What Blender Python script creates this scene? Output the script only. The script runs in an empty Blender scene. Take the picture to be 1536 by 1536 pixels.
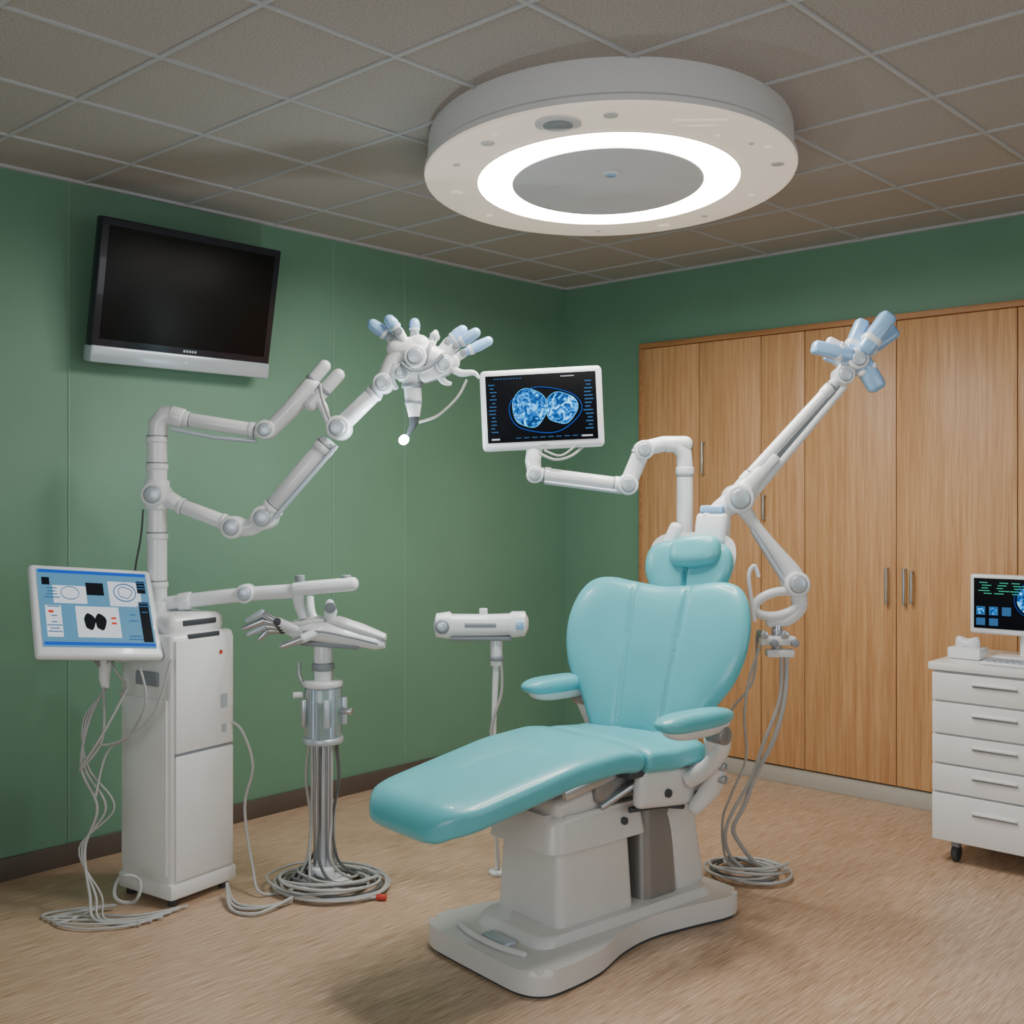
import bpy, bmesh, math, random
from mathutils import Vector, Matrix
random.seed(7)
SC = bpy.context.scene
COL = SC.collection
R = math.radians
def Rz(a): return Matrix.Rotation(R(a),4,'Z')
def Rx(a): return Matrix.Rotation(R(a),4,'X')
def Ry(a): return Matrix.Rotation(R(a),4,'Y')
def T(x,y,z=0): return Matrix.Translation((x,y,z))
I4 = Matrix.Identity(4)

# ------------------------------------------------------------ materials
def lin(c):
    return tuple(((v/255)/12.92 if v/255<=0.04045 else ((v/255+0.055)/1.055)**2.4) for v in c)+(1,)
def mat(name,c,rough=.5,metal=0,emis=None,es=0,trans=0,alpha=1,coat=0,var=0.0,vscale=6,spec=None):
    m=bpy.data.materials.new(name); m.use_nodes=True
    nt=m.node_tree; b=nt.nodes['Principled BSDF']
    c=lin(c)
    b.inputs['Base Color'].default_value=c
    b.inputs['Roughness'].default_value=rough
    b.inputs['Metallic'].default_value=metal
    b.inputs['Transmission Weight'].default_value=trans
    b.inputs['Alpha'].default_value=alpha
    b.inputs['Coat Weight'].default_value=coat
    if spec is not None: b.inputs['Specular IOR Level'].default_value=spec
    if emis:
        b.inputs['Emission Color'].default_value=lin(emis); b.inputs['Emission Strength'].default_value=es
    if var>0:
        tc=nt.nodes.new('ShaderNodeTexCoord'); n=nt.nodes.new('ShaderNodeTexNoise')
        n.inputs['Scale'].default_value=vscale; n.inputs['Detail'].default_value=4
        nt.links.new(tc.outputs['Object'],n.inputs['Vector'])
        r=nt.nodes.new('ShaderNodeValToRGB')
        r.color_ramp.elements[0].color=tuple(v*(1-var) for v in c[:3])+(1,)
        r.color_ramp.elements[1].color=tuple(min(1,v*(1+var)) for v in c[:3])+(1,)
        r.color_ramp.elements[0].position=.3; r.color_ramp.elements[1].position=.7
        nt.links.new(n.outputs['Fac'],r.inputs['Fac']); nt.links.new(r.outputs['Color'],b.inputs['Base Color'])
    return m
def grain(name,c1,c2,scale,rough=.5,bump=0.0,detail=6,c3=None,s2=None):
    m=mat(name,c1,rough); nt=m.node_tree; b=nt.nodes['Principled BSDF']
    tc=nt.nodes.new('ShaderNodeTexCoord'); mp=nt.nodes.new('ShaderNodeMapping')
    mp.inputs['Scale'].default_value=scale
    n=nt.nodes.new('ShaderNodeTexNoise'); n.inputs['Scale'].default_value=1; n.inputs['Detail'].default_value=detail
    nt.links.new(tc.outputs['Object'],mp.inputs['Vector']); nt.links.new(mp.outputs['Vector'],n.inputs['Vector'])
    r=nt.nodes.new('ShaderNodeValToRGB')
    r.color_ramp.elements[0].position=.35; r.color_ramp.elements[1].position=.65
    r.color_ramp.elements[0].color=lin(c1); r.color_ramp.elements[1].color=lin(c2)
    nt.links.new(n.outputs['Fac'],r.inputs['Fac'])
    out=r.outputs['Color']
    if c3:
        mp2=nt.nodes.new('ShaderNodeMapping'); mp2.inputs['Scale'].default_value=s2
        n2=nt.nodes.new('ShaderNodeTexNoise'); n2.inputs['Scale'].default_value=1; n2.inputs['Detail'].default_value=3
        nt.links.new(tc.outputs['Object'],mp2.inputs['Vector']); nt.links.new(mp2.outputs['Vector'],n2.inputs['Vector'])
        mx=nt.nodes.new('ShaderNodeMix'); mx.data_type='RGBA'; mx.blend_type='MULTIPLY'
        r2=nt.nodes.new('ShaderNodeValToRGB'); r2.color_ramp.elements[0].position=.35; r2.color_ramp.elements[1].position=.6
        r2.color_ramp.elements[0].color=lin(c3); r2.color_ramp.elements[1].color=(1,1,1,1)
        nt.links.new(n2.outputs['Fac'],r2.inputs['Fac'])
        mx.inputs['Factor'].default_value=1
        nt.links.new(out,mx.inputs[6]); nt.links.new(r2.outputs['Color'],mx.inputs[7]); out=mx.outputs[2]
    nt.links.new(out,b.inputs['Base Color'])
    if bump:
        bp=nt.nodes.new('ShaderNodeBump'); bp.inputs['Strength'].default_value=bump; bp.inputs['Distance'].default_value=.002
        nt.links.new(n.outputs['Fac'],bp.inputs['Height']); nt.links.new(bp.outputs['Normal'],b.inputs['Normal'])
    return m
M_wall=mat('green_wall_paint',(104,146,123),.5,var=.06,vscale=1.5)
M_wallw=mat('offwhite_wall_paint',(196,194,188),.6,var=.03,vscale=1.5)
M_floor=grain('vinyl_wood_floor',(186,158,132),(216,190,166),(120,5,1),.36,.05,6,(210,198,188),(360,12,1))
M_ceil=grain('ceiling_tile',(160,155,151),(182,177,173),(150,150,150),.9,.3,3)
M_tbar=mat('ceiling_tbar',(184,187,192),.5)
M_base=mat('dark_baseboard',(90,82,76),.5,var=.08)
M_baseL=mat('pale_baseboard',(180,178,170),.5)
M_wood=grain('oak_laminate',(196,150,104),(214,170,124),(60,60,1.6),.42,.03,6,(234,224,214),(220,220,5))
M_woodtrim=grain('oak_edge',(160,112,70),(180,130,86),(3,40,40),.5)
M_dark=mat('dark_gap',(40,32,26),.8)
M_white=mat('white_enamel',(232,234,236),.3,coat=.3,var=.03,vscale=9)
M_arm=mat('white_arm_plastic',(232,237,242),.26,coat=.3)
M_grey=mat('grey_plastic',(140,147,156),.4)
M_dgrey=mat('dark_grey_plastic',(60,64,70),.45)
M_steel=mat('brushed_steel',(192,198,206),.3,.9)
M_black=mat('black_screen_glass',(6,7,10),.4,spec=.25)
M_bezel=mat('navy_bezel',(20,24,38),.3,coat=.3)
M_silver=mat('silver_trim',(190,202,214),.3,.3)
M_teal=mat('teal_leatherette',(96,186,198),.34,coat=.22,var=.05,vscale=5)
M_ped=mat('chair_pedestal',(216,215,214),.34,coat=.2,var=.03)
M_pedg=mat('chair_metal_grey',(146,144,143),.35,.45)
M_blue=mat('ice_blue_plastic',(146,190,234),.16,coat=.6)
M_glass=mat('clear_acrylic',(215,234,244),.08,trans=.7,coat=.3)
M_cable=mat('grey_cable',(176,178,178),.45)
M_cableD=mat('dark_cable',(96,100,102),.5)
M_red=mat('red_mark',(190,60,50),.5)
M_ring=mat('lamp_ring_light',(255,255,255),.5,emis=(255,248,238),es=54)
M_lampb=mat('lamp_diffuser',(236,226,212),.4,emis=(255,238,218),es=.38)
M_lampside=mat('lamp_side',(220,220,222),.45)
M_lampc=mat('lamp_centre',(180,180,182),.45,emis=(200,200,205),es=.18)
M_panel=mat('fill_panel_diffuser',(255,255,255),.5,emis=(255,246,235),es=2.4)  # glowing face of the added fill panels
M_tip=mat('tip_glow',(255,255,255),.5,emis=(225,245,255),es=90)
def scr(name,c,s):
    return mat(name,tuple(v*.25 for v in c),.5,emis=c,es=s,spec=.1)
E_white=scr('ui_white',(228,238,246),.9)
E_pale=scr('ui_pale_blue',(104,166,204),.72)
E_blue=scr('ui_blue',(20,80,190),1.1)
E_cyan=scr('ui_cyan',(60,180,245),1.9)
E_dim=scr('ui_dim',(50,100,150),1.0)
E_navy=scr('ui_navy',(6,10,20),.5)
E_dark=scr('ui_dark',(20,30,42),.3)
E_green=scr('ui_green',(50,190,150),1.1)
E_red=scr('ui_red',(220,60,40),.9)
M_scan=bpy.data.materials.new('ct_scan_pattern'); M_scan.use_nodes=True
nt=M_scan.node_tree; b=nt.nodes['Principled BSDF']
tc=nt.nodes.new('ShaderNodeTexCoord'); n=nt.nodes.new('ShaderNodeTexNoise'); n.inputs['Scale'].default_value=34; n.inputs['Detail'].default_value=9; n.inputs['Distortion'].default_value=1.8
r=nt.nodes.new('ShaderNodeValToRGB'); e=r.color_ramp.elements
e[0].position=.38; e[0].color=(.0,.008,.04,1); e[1].position=.72; e[1].color=(.45,.9,1,1)
x=e.new(.49); x.color=(.0,.07,.30,1); x=e.new(.59); x.color=(.01,.34,.80,1)
nt.links.new(tc.outputs['Object'],n.inputs['Vector']); nt.links.new(n.outputs['Fac'],r.inputs['Fac'])
nt.links.new(r.outputs['Color'],b.inputs['Emission Color']); b.inputs['Emission Strength'].default_value=2.6
b.inputs['Base Color'].default_value=(0,.01,.03,1); b.inputs['Specular IOR Level'].default_value=.1

# ------------------------------------------------------------ object helpers
class Grp:
    def __init__(s,name,E=I4,F=None):
        s.e=bpy.data.objects.new(name,None); s.e.empty_display_size=.1
        COL.objects.link(s.e); s.E=E.copy(); s.e.matrix_world=E; s.F=(E if F is None else F).copy()
def finish(bm,name,m,G,F=None,angle=35,smooth=True):
    bmesh.ops.recalc_face_normals(bm,faces=bm.faces)
    me=bpy.data.meshes.new(name); bm.to_mesh(me); bm.free()
    if smooth:
        for p in me.polygons: p.use_smooth=True
        me.set_sharp_from_angle(angle=R(angle))
    me.materials.append(m)
    o=bpy.data.objects.new(name,me); COL.objects.link(o)
    FF=F if F is not None else (G.F if G else I4)
    if G:
        o.parent=G.e; o.matrix_basis=G.E.inverted()@FF
    else: o.matrix_basis=FF
    return o
def box(G,name,size,c,m,bev=.005,rot=None,F=None,seg=2,taper=None):
    bm=bmesh.new(); bmesh.ops.create_cube(bm,size=1)
    for v in bm.verts:
        v.co=Vector((v.co.x*size[0],v.co.y*size[1],v.co.z*size[2]))
        if taper and v.co.z>0: v.co.x*=taper[0]; v.co.y*=taper[1]
    if bev>0: bmesh.ops.bevel(bm,geom=bm.edges[:],offset=min(bev,min(size)*.45),segments=seg,affect='EDGES',profile=.5)
    M=T(*c)@(rot if rot else I4)
    bmesh.ops.transform(bm,matrix=M,verts=bm.verts)
    return finish(bm,name,m,G,F,40)
def skin_rings(bm,rings,closed=False,cap=True):
    n=len(rings[0])
    for i in range(len(rings)-1 if not closed else len(rings)):
        a=rings[i]; b_=rings[(i+1)%len(rings)]
        for j in range(n):
            k=(j+1)%n
            bm.faces.new((a[j],a[k],b_[k],b_[j]))
    if cap and not closed:
        bm.faces.new(rings[0][::-1]); bm.faces.new(rings[-1])
def catmull(P,sub=8,closed=False):
    P=[Vector(p) for p in P]; out=[]; n=len(P)
    rng=range(n if closed else n-1)
    for i in rng:
        if closed: p0,p1,p2,p3=P[(i-1)%n],P[i],P[(i+1)%n],P[(i+2)%n]
        else: p0,p1,p2,p3=P[max(i-1,0)],P[i],P[i+1],P[min(i+2,n-1)]
        for s in range(sub):
            t=s/sub
            out.append(.5*((2*p1)+(p2-p0)*t+(2*p0-5*p1+4*p2-p3)*t*t+(3*p1-p0-3*p2+p3)*t**3))
    if not closed: out.append(P[-1])
    return out
def tube(G,name,pts,r,m,smooth=0,seg=14,rnd=False,F=None):
    pts=[Vector(p) for p in pts]
    if not hasattr(r,'__len__'): r=[r]*len(pts)
    if smooth:
        rr=catmull([(x,0,0) for x in r],smooth); pts=catmull(pts,smooth); r=[x.x for x in rr]
    if rnd:
        d0=(pts[0]-pts[1]).normalized(); d1=(pts[-1]-pts[-2]).normalized()
        pre=[];post=[]
        for a in (80,60,40,20):
            pre.append((pts[0]+d0*r[0]*math.sin(R(a)),r[0]*math.cos(R(a))))
            post.append((pts[-1]+d1*r[-1]*math.sin(R(100-a)),r[-1]*math.cos(R(100-a))))
        pts=[p[0] for p in pre]+pts+[p[0] for p in post]
        r=[p[1] for p in pre]+list(r)+[p[1] for p in post]
    bm=bmesh.new(); rings=[]; up=None
    for i,p in enumerate(pts):
        t=((pts[min(i+1,len(pts)-1)]-pts[i]).normalized()+(pts[i]-pts[max(i-1,0)]).normalized())
        if t.length<1e-6: t=Vector((0,0,1))
        t.normalize()
        if up is None:
            up=Vector((0,1,0)) if abs(t.y)<.9 else Vector((1,0,0))
        up=(up-t*up.dot(t)); up.normalize(); sd=t.cross(up)
        rings.append([bm.verts.new(p+(up*math.cos(2*math.pi*j/seg)+sd*math.sin(2*math.pi*j/seg))*r[i]) for j in range(seg)])
    skin_rings(bm,rings)
    return finish(bm,name,m,G,F,50)
def cyl(G,name,p,q,r,m,F=None,seg=28,bev=.15):
    p=Vector(p);q=Vector(q);d=(q-p);L=d.length;d=d/L;b_=min(r*bev,L*.3)
    return tube(G,name,[p,p+d*b_*.3,p+d*b_,q-d*b_,q-d*b_*.3,q],[r-b_,r-b_*.3,r,r,r-b_*.3,r-b_],m,seg=seg,F=F)
def joint(G,name,p,r,w=None,axis=(0,1,0),m=None,F=None):
    p=Vector(p);a=Vector(axis).normalized(); w=w or r*2.1
    cyl(G,name,p-a*w/2,p+a*w/2,r,m or M_arm,F)
    cyl(G,name+'_groove',p-a*(w/2+.002),p+a*(w/2+.002),r*.74,M_grey,F)
    cyl(G,name+'_cap',p-a*(w/2+.006),p+a*(w/2+.006),r*.66,M_silver,F)
def link(G,name,p,q,r,r2=None,F=None):
    p=Vector(p);q=Vector(q);r2=r2 or r; d=q-p
    tube(G,name,[p,p+d*.03,p+d*.5,p+d*.97,q],[r*.85,r,(r+r2)/2,r2,r2*.85],M_arm,seg=20,F=F)
    for i,t in enumerate((.1,.9)):
        rr=r+(r2-r)*t
        cyl(G,name+'_collar_%d'%i,p+d*(t-.035),p+d*(t+.035),rr*1.13,M_arm,F,bev=.1)
        cyl(G,name+'_seam_%d'%i,p+d*(t+.035),p+d*(t+.05),rr*1.04,M_grey,F,bev=.05)
def finger(G,name,base,tip,r,bend=(0,0,.01),mt=None):
    base=Vector(base);tip=Vector(tip);mid=base.lerp(tip,.36)+Vector(bend)
    tube(G,name+'_proximal',[base,mid],[r*.75,r*.8],M_arm,rnd=True)
    cyl(G,name+'_knuckle',mid-Vector((0,r*.9,0)),mid+Vector((0,r*.9,0)),r*.65,M_grey)
    d=(tip-mid)
    tube(G,name+'_distal',[mid+d*.1,mid+d*.5,tip-d.normalized()*r],[r*.75,r*1.04,r*.92],mt or M_blue,rnd=True,seg=16)
    tube(G,name+'_band',[mid+d*.18,mid+d*.30],[r*.9,r*1.02],M_arm,seg=16)
def puff(G,name,outline,m,tf,tb,F=None,rings=14,curve=0,groove=None,pw=5):
    """outline in local xz; front is -y"""
    bm=bmesh.new(); n=len(outline)
    cx=sum(p[0] for p in outline)/n; cz=sum(p[1] for p in outline)/n
    def prof(r): return (max(0,1-r**pw))**.5
    rs=[math.sin(math.pi/2*i/rings) for i in range(1,rings+1)]
    def ring(rr,sgn,t):
        L=[]
        for (x,z) in outline:
            X=cx+(x-cx)*rr; Z=cz+(z-cz)*rr
            y=sgn*t*prof(rr)
            if sgn<0 and groove: y+=groove(X,Z)*min(1,prof(rr)*1.2)
            y-=curve*(X-cx)**2
            L.append(bm.verts.new((X,y,Z)))
        return L
    front=[ring(r_,-1,tf) for r_ in rs]
    back=[ring(r_,1,tb) for r_ in rs[:-1]]
    gy=-tf+(groove(cx,cz) if groove else 0)
    c1=bm.verts.new((cx,gy,cz)); c2=bm.verts.new((cx,tb,cz))
    for j in range(n):
        k=(j+1)%n
        bm.faces.new((c1,front[0][j],front[0][k])); bm.faces.new((c2,back[0][k],back[0][j]))
    seq=front+back[::-1]
    skin_rings(bm,seq,cap=False)
    return finish(bm,name,m,G,F,60)
def prism(G,name,outline,z0,z1,m,bev=.01,F=None,top=1.0,seg=3):
    bm=bmesh.new(); n=len(outline)
    cx=sum(p[0] for p in outline)/n; cy=sum(p[1] for p in outline)/n
    a=[bm.verts.new((x,y,z0)) for x,y in outline]
    b_=[bm.verts.new((cx+(x-cx)*top,cy+(y-cy)*top,z1)) for x,y in outline]
    f1=bm.faces.new(a[::-1]); f2=bm.faces.new(b_)
    for j in range(n):
        k=(j+1)%n; bm.faces.new((a[j],a[k],b_[k],b_[j]))
    if bev: bmesh.ops.bevel(bm,geom=list(f2.edges),offset=bev,segments=seg,affect='EDGES',profile=.5)
    return finish(bm,name,m,G,F,35)
def loft(G,name,st,m,F=None,n=36):
    bm=bmesh.new(); rings=[]
    for (p,y,z,hw,ht,ex) in st:
        L=[]
        for j in range(n):
            a=2*math.pi*j/n; c=math.cos(a); s=math.sin(a)
            L.append(bm.verts.new((p,y+hw*math.copysign(abs(c)**(2/ex),c),z+ht*math.copysign(abs(s)**(2/ex),s))))
        rings.append(L)
    skin_rings(bm,rings)
    return finish(bm,name,m,G,F,50)
def disc(G,name,c,rx,rz,m,F,y=-.002,n=36,wob=0):
    bm=bmesh.new()
    bm.faces.new([bm.verts.new((c[0]+rx*(1+wob*math.sin(3*a+1)+wob*.6*math.sin(5*a))*math.cos(a),y,c[1]+rz*(1+wob*math.sin(4*a))*math.sin(a))) for a in [2*math.pi*i/n for i in range(n)]])
    return finish(bm,name,m,G,F,smooth=False)
def bars(G,name,rects,m,F,y=-.002):
    bm=bmesh.new()
    for (cx,cz,w,h) in rects:
        bm.faces.new([bm.verts.new((cx+sx*w/2,y,cz+sz*h/2)) for sx,sz in((-1,-1),(1,-1),(1,1),(-1,1))])
    return finish(bm,name,m,G,F,smooth=False)
def outl(G,name,c,rx,rz,m,F,y=-.003,r=.0012,wob=0):
    n=40
    pts=[(c[0]+rx*(1+wob*math.sin(3*a+1))*math.cos(a),y,c[1]+rz*(1+wob*math.sin(4*a))*math.sin(a)) for a in [2*math.pi*i/n for i in range(n+1)]]
    return tube(G,name,pts,r,m,seg=5,F=F)
def cable(G,name,pts,r=.005,m=None,F=None): return tube(G,name,pts,r,m or M_cable,smooth=7,seg=8,F=F)
def coil(G,name,c,rad,turns,m,r=.006):
    pts=[];n=turns*14
    for i in range(n):
        a=2*math.pi*i/14; rr=rad*(.82+.22*math.sin(i*.13)+random.uniform(-.03,.03))
        ox=.02*math.sin(i*.21); oy=.02*math.cos(i*.17)
        pts.append((c[0]+ox+rr*math.cos(a),c[1]+oy+rr*.9*math.sin(a),r+.004+ .05*(i/n)*(.5+.5*math.sin(i*.4))+.008))
    return tube(G,name,pts,r,m,smooth=3,seg=7)

# ------------------------------------------------------------ room
CX,CY=.319,6.62
RM=T(CX,CY)@Rz(-42.5)       # x: along right wall, -y: along left wall
LX,LY,H=6.2,6.8,2.7
def shell(name,size,c,m): 
    return box(None,name,size,c,m,0,F=RM)
shell('floor',(LX,LY,.1),(LX/2,-LY/2,-.05),M_floor)
shell('ceiling',(LX,LY,.1),(LX/2,-LY/2,H+.05),M_ceil)
shell('wall_left',(.1,LY,H),(-.05,-LY/2,H/2),M_wall)
shell('wall_right',(LX+.2,.1,H),(LX/2,.05,H/2),M_wall)
shell('wall_rear',(LX+.2,.1,H),(LX/2,-LY-.05,H/2),M_wallw)
shell('wall_side',(.1,LY,H),(LX+.05,-LY/2,H/2),M_wallw)
box(None,'baseboard_left',(.015,LY,.085),(.0075,-LY/2,.0425),M_base,.003,F=RM)
box(None,'baseboard_right',(.54,.015,.085),(.285,-.0075,.0425),M_base,.003,F=RM)
bm=bmesh.new()
def addbox(bm,size,c):
    v=bmesh.ops.create_cube(bm,size=1)['verts']
    for q in v: q.co=Vector((q.co.x*size[0]+c[0],q.co.y*size[1]+c[1],q.co.z*size[2]+c[2]))
yy=.30
while yy<LY: addbox(bm,(LX,.012,.006),(LX/2,-yy,H-.003)); yy+=.45
xx=.37
while xx<LX: addbox(bm,(.012,LY,.007),(xx,-LY/2,H-.0035)); xx+=.5
addbox(bm,(LX,.02,.012),(LX/2,-.01,H-.006)); addbox(bm,(.02,LY,.012),(.01,-LY/2,H-.006))
finish(bm,'trim_1',M_tbar,None,RM,smooth=False)
M_seam=mat('wall_seam',(124,162,142),.5)
bm=bmesh.new()
for t in (3.06,1.75,1.29,4.4): addbox(bm,(.003,.005,H-.09),(.0015,-t,(H+.085)/2))
finish(bm,'trim_2',M_seam,None,RM,smooth=False)

def fill_panel(x,y,name):  # invented ceiling fixture out of view, added as fill light
    g=Grp(name,RM@T(x,y,H))
    box(g,'frame',(1.0,.9,.02),(0,0,-.018),M_tbar,.004)
    box(g,'diffuser',(.92,.82,.008),(0,0,-.031),M_panel,0)
fill_panel(4.6,-5.9,'added_fill_panel'); fill_panel(5.3,-3.2,'added_fill_panel.001')

M_fillframe=mat('fill_frame_white',(235,235,232),.4)
def window(nm,F,w,h,power):  # made-up window out of view, framing an area light added as fill
    g=Grp(nm,F)
    for s in(-1,1):
        box(g,'jamb_%d'%s,(.06,.06,h+.12),(s*(w/2+.03),-.03,0),M_fillframe,.005)
        box(g,'rail_%d'%s,(w,.06,.06),(0,-.03,s*(h/2+.03)),M_fillframe,.005)
    box(g,'mullion',(.05,.05,h),(0,-.025,0),M_fillframe,.005)
    l=bpy.data.lights.new(nm+'_area','AREA'); l.shape='RECTANGLE'; l.size=w; l.size_y=h; l.energy=power; l.color=(.88,.95,1)
    o=bpy.data.objects.new(nm+'_area',l); COL.objects.link(o); o.parent=g.e
    o.matrix_basis=T(0,-.012,0)@Rx(-90)
window('added_fill_window_1',RM@T(3.8,-LY,1.55)@Rz(180),3.0,1.5,56)
window('added_fill_window_2',RM@T(LX,-2.0,1.55)@Rz(-90),2.4,1.5,20)

# ------------------------------------------------------------ closet
g=Grp('wardrobe_cabinet',RM)
xs=[.59,.967,1.34,1.585,2.055,2.6,3.1,3.6]
box(g,'carcass',(xs[-1]-xs[0],.02,2.2),((xs[0]+xs[-1])/2,-.011,1.18),M_dark,0)
for i in range(len(xs)-1):
    w=xs[i+1]-xs[i]-.004
    box(g,'door_panel_%d'%i,(w,.02,2.185),((xs[i]+xs[i+1])/2,-.032,1.185),M_wood,.0015)
box(g,'plinth',(xs[-1]-xs[0],.03,.085),((xs[0]+xs[-1])/2,-.0165,.0425),M_baseL,.003)
box(g,'top_trim',(xs[-1]-xs[0]+.02,.055,.028),((xs[0]+xs[-1])/2,-.0285,2.294),M_woodtrim,.003)
box(g,'side_trim',(.02,.045,2.28),(xs[0]-.008,-.0235,1.14),M_woodtrim,.002)
def handle(nm,x,z,h):
    tube(g,nm,[(x,-.042,z-h/2),(x,-.068,z-h/2+.004),(x,-.068,z+h/2-.004),(x,-.042,z+h/2)],.0065,M_steel,seg=10)
handle('handle_1',.93,1.66,.17); handle('handle_2',1.0,1.66,.17)
handle('handle_3',1.365,1.40,.12)
handle('handle_4',2.015,1.03,.17); handle('handle_5',2.10,1.03,.17); handle('handle_6',2.135,1.03,.15)

# ------------------------------------------------------------ TV
g=Grp('wall_television',RM@T(.13,-2.61,2.265)@Rz(90)@Rx(11))
box(g,'bezel',(.83,.05,.53),(0,0,.01),M_bezel,.008)
box(g,'screen',(.765,.01,.44),(0,-.022,.025),M_black,.001)
box(g,'lower_strip',(.835,.065,.07),(0,0,-.255),M_silver,.012)
bars(g,'logo',[(-.01+i*.013,-.208,.009,.010) for i in range(5)],M_silver,g.F,-.0275)
disc(g,'power_led',(0,-.255),.008,.005,M_white,g.F,-.034)
F0=RM@T(.0,-2.61,2.265)
box(g,'wall_plate',(.02,.24,.24),(.011,0,0),M_dgrey,.003,F=F0)
box(g,'mount_arm',(.09,.08,.08),(.062,0,0),M_dgrey,.004,F=F0)

# ------------------------------------------------------------ ceiling lamp
LZ=2.556
g=Grp('ceiling_surgical_lamp',T(.337,3.92,LZ))
RXl,RYl=.645,.79
def ell(bm,k,z,n=96,dx=0,dy=0): return [bm.verts.new((dx+RXl*k*math.cos(2*math.pi*i/n),dy+RYl*k*math.sin(2*math.pi*i/n),z)) for i in range(n)]
bm=bmesh.new(); skin_rings(bm,[ell(bm,.3,.020),ell(bm,.97,.020),ell(bm,.965,.146),ell(bm,.972,.146),ell(bm,.978,.13),ell(bm,.985,.04),ell(bm,1.0,.03),ell(bm,1.0,.012)],cap=False); finish(bm,'side_housing',M_lampside,g)
bm=bmesh.new(); skin_rings(bm,[ell(bm,.001,.019),ell(bm,.72,.019),ell(bm,.72,.005)],cap=False); finish(bm,'reflector',M_lampside,g)
bm=bmesh.new(); skin_rings(bm,[ell(bm,1.0,.012),ell(bm,.995,.003),ell(bm,.98,0),ell(bm,.73,0),ell(bm,.725,-.004),ell(bm,.71,-.004),ell(bm,.71,.004)],cap=False); finish(bm,'lower_rim',M_lampb,g)
bm=bmesh.new(); skin_rings(bm,[ell(bm,.712,.003),ell(bm,.52,.003)],cap=False); finish(bm,'ring_light',M_ring,g,smooth=False)
bm=bmesh.new(); skin_rings(bm,[ell(bm,.522,.004),ell(bm,.522,-.004),ell(bm,.51,-.006),ell(bm,.001,-.006)],cap=False); 
finish(bm,'centre_disc',M_lampc,g)
cyl(g,'lens',(0,-.16,-.006),(0,-.16,-.016),.035,M_lampside); cyl(g,'lens_core',(0,-.16,-.014),(0,-.16,-.02),.018,M_blue)
cyl(g,'sensor_ring',(-.20,-.64,0),(-.20,-.64,-.010),.07,M_lampside); cyl(g,'sensor_grille',(-.20,-.64,-.008),(-.20,-.64,-.014),.045,M_grey)
box(g,'vent_plate',(.16,.05,.006),(.22,-.64,-.002),M_lampb,.004)
for i,(a,rr) in enumerate([(222,.86),(228,.9),(200,.86),(170,.85),(318,.86),(325,.9),(340,.9),(12,.86),(40,.85),(60,.88),(88,.86),(140,.86),(265,.9),(305,.8)]):
    x=RXl*rr*math.cos(R(a)); y=RYl*rr*math.sin(R(a))
    cyl(g,'button_%d'%i,(x,y,0),(x,y,-.006),[.022,.009,.013][i%3],M_lampb if i%2 else M_lampside)

# ------------------------------------------------------------ robotic cart
g=Grp('robotic_arm_cart',T(-1.233,4.082),I4)
FB=T(-1.233,4.082)@Rz(55.9)
box(g,'cabinet_body',(.29,.29,.90),(0,0,.51),M_white,.022,F=FB,seg=3)
box(g,'cabinet_hood',(.25,.25,.08),(0,.005,.985),M_white,.03,F=FB,seg=3)
box(g,'door_upper',(.262,.012,.40),(0,-.147,.74),M_white,.005,F=FB)
box(g,'door_lower',(.262,.012,.44),(0,-.147,.31),M_white,.005,F=FB)
box(g,'door_gap',(.262,.004,.014),(0,-.146,.535),M_grey,.001,F=FB)
box(g,'slot',(.14,.012,.018),(.0,-.143,.948),M_dgrey,.003,F=FB)
box(g,'hood_slot',(.15,.006,.02),(.0,-.121,.995),M_dgrey,.003,F=FB)
box(g,'side_door',(.01,.25,.62),(-.147,0,.42),M_white,.004,F=FB)
box(g,'side_screen',(.012,.12,.05),(-.15,-.02,.80),M_grey,.004,F=FB)
box(g,'base_skirt',(.30,.30,.06),(0,0,.055),M_white,.012,F=FB)
disc(g,'red_badge',(.07,.88),.008,.008,M_red,FB,-.1545)
bars(g,'label',[(.085,.70,.03,.05),(.085,.60,.02,.03)],M_silver,FB,-.1545)
for i,(sx,sy) in enumerate([(-1,-1),(1,-1),(1,1),(-1,1)]):
    cyl(g,'foot_%d'%i,(sx*.115,sy*.115,0),(sx*.115,sy*.115,.035),.018,M_dgrey,F=FB)
Y=4.13
px=-1.325
cyl(g,'pole_flange',(px,Y,.98),(px,Y,1.06),.055,M_arm)
tube(g,'pole',[(px,Y,.98),(px,Y,1.66),(px+.005,Y,1.72),(px+.03,Y,1.752),(px+.08,Y,1.745)],.037,M_arm,seg=22)
for i,z in enumerate((1.12,1.30,1.56,1.66)):
    cyl(g,'pole_collar_%d'%i,(px,Y,z-.012),(px,Y,z+.012),.041,M_arm); cyl(g,'pole_seam_%d'%i,(px,Y,z+.012),(px,Y,z+.017),.0385,M_grey)
joint(g,'pole_clamp',(px,Y,1.456),.046,.11)
cyl(g,'clamp_sleeve',(px,Y,1.40),(px,Y,1.51),.046,M_arm)
cyl(g,'upper_elbow',(px+.05,Y,1.752),(px+.10,Y,1.738),.038,M_arm)
link(g,'upper_link',(px+.08,Y,1.742),(-.94,Y,1.692),.027)
tube(g,'upper_rail',[(px+.06,Y-.02,1.70),(-1.1,Y-.02,1.668),(-.95,Y-.02,1.655)],.008,M_silver)
joint(g,'upper_joint',(-.915,Y,1.697),.036,.08)
tube(g,'upper_forelink',[(-.90,Y,1.70),(-.82,Y,1.78),(-.75,Y,1.86)],[.03,.034,.036],M_arm,rnd=True)
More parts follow.
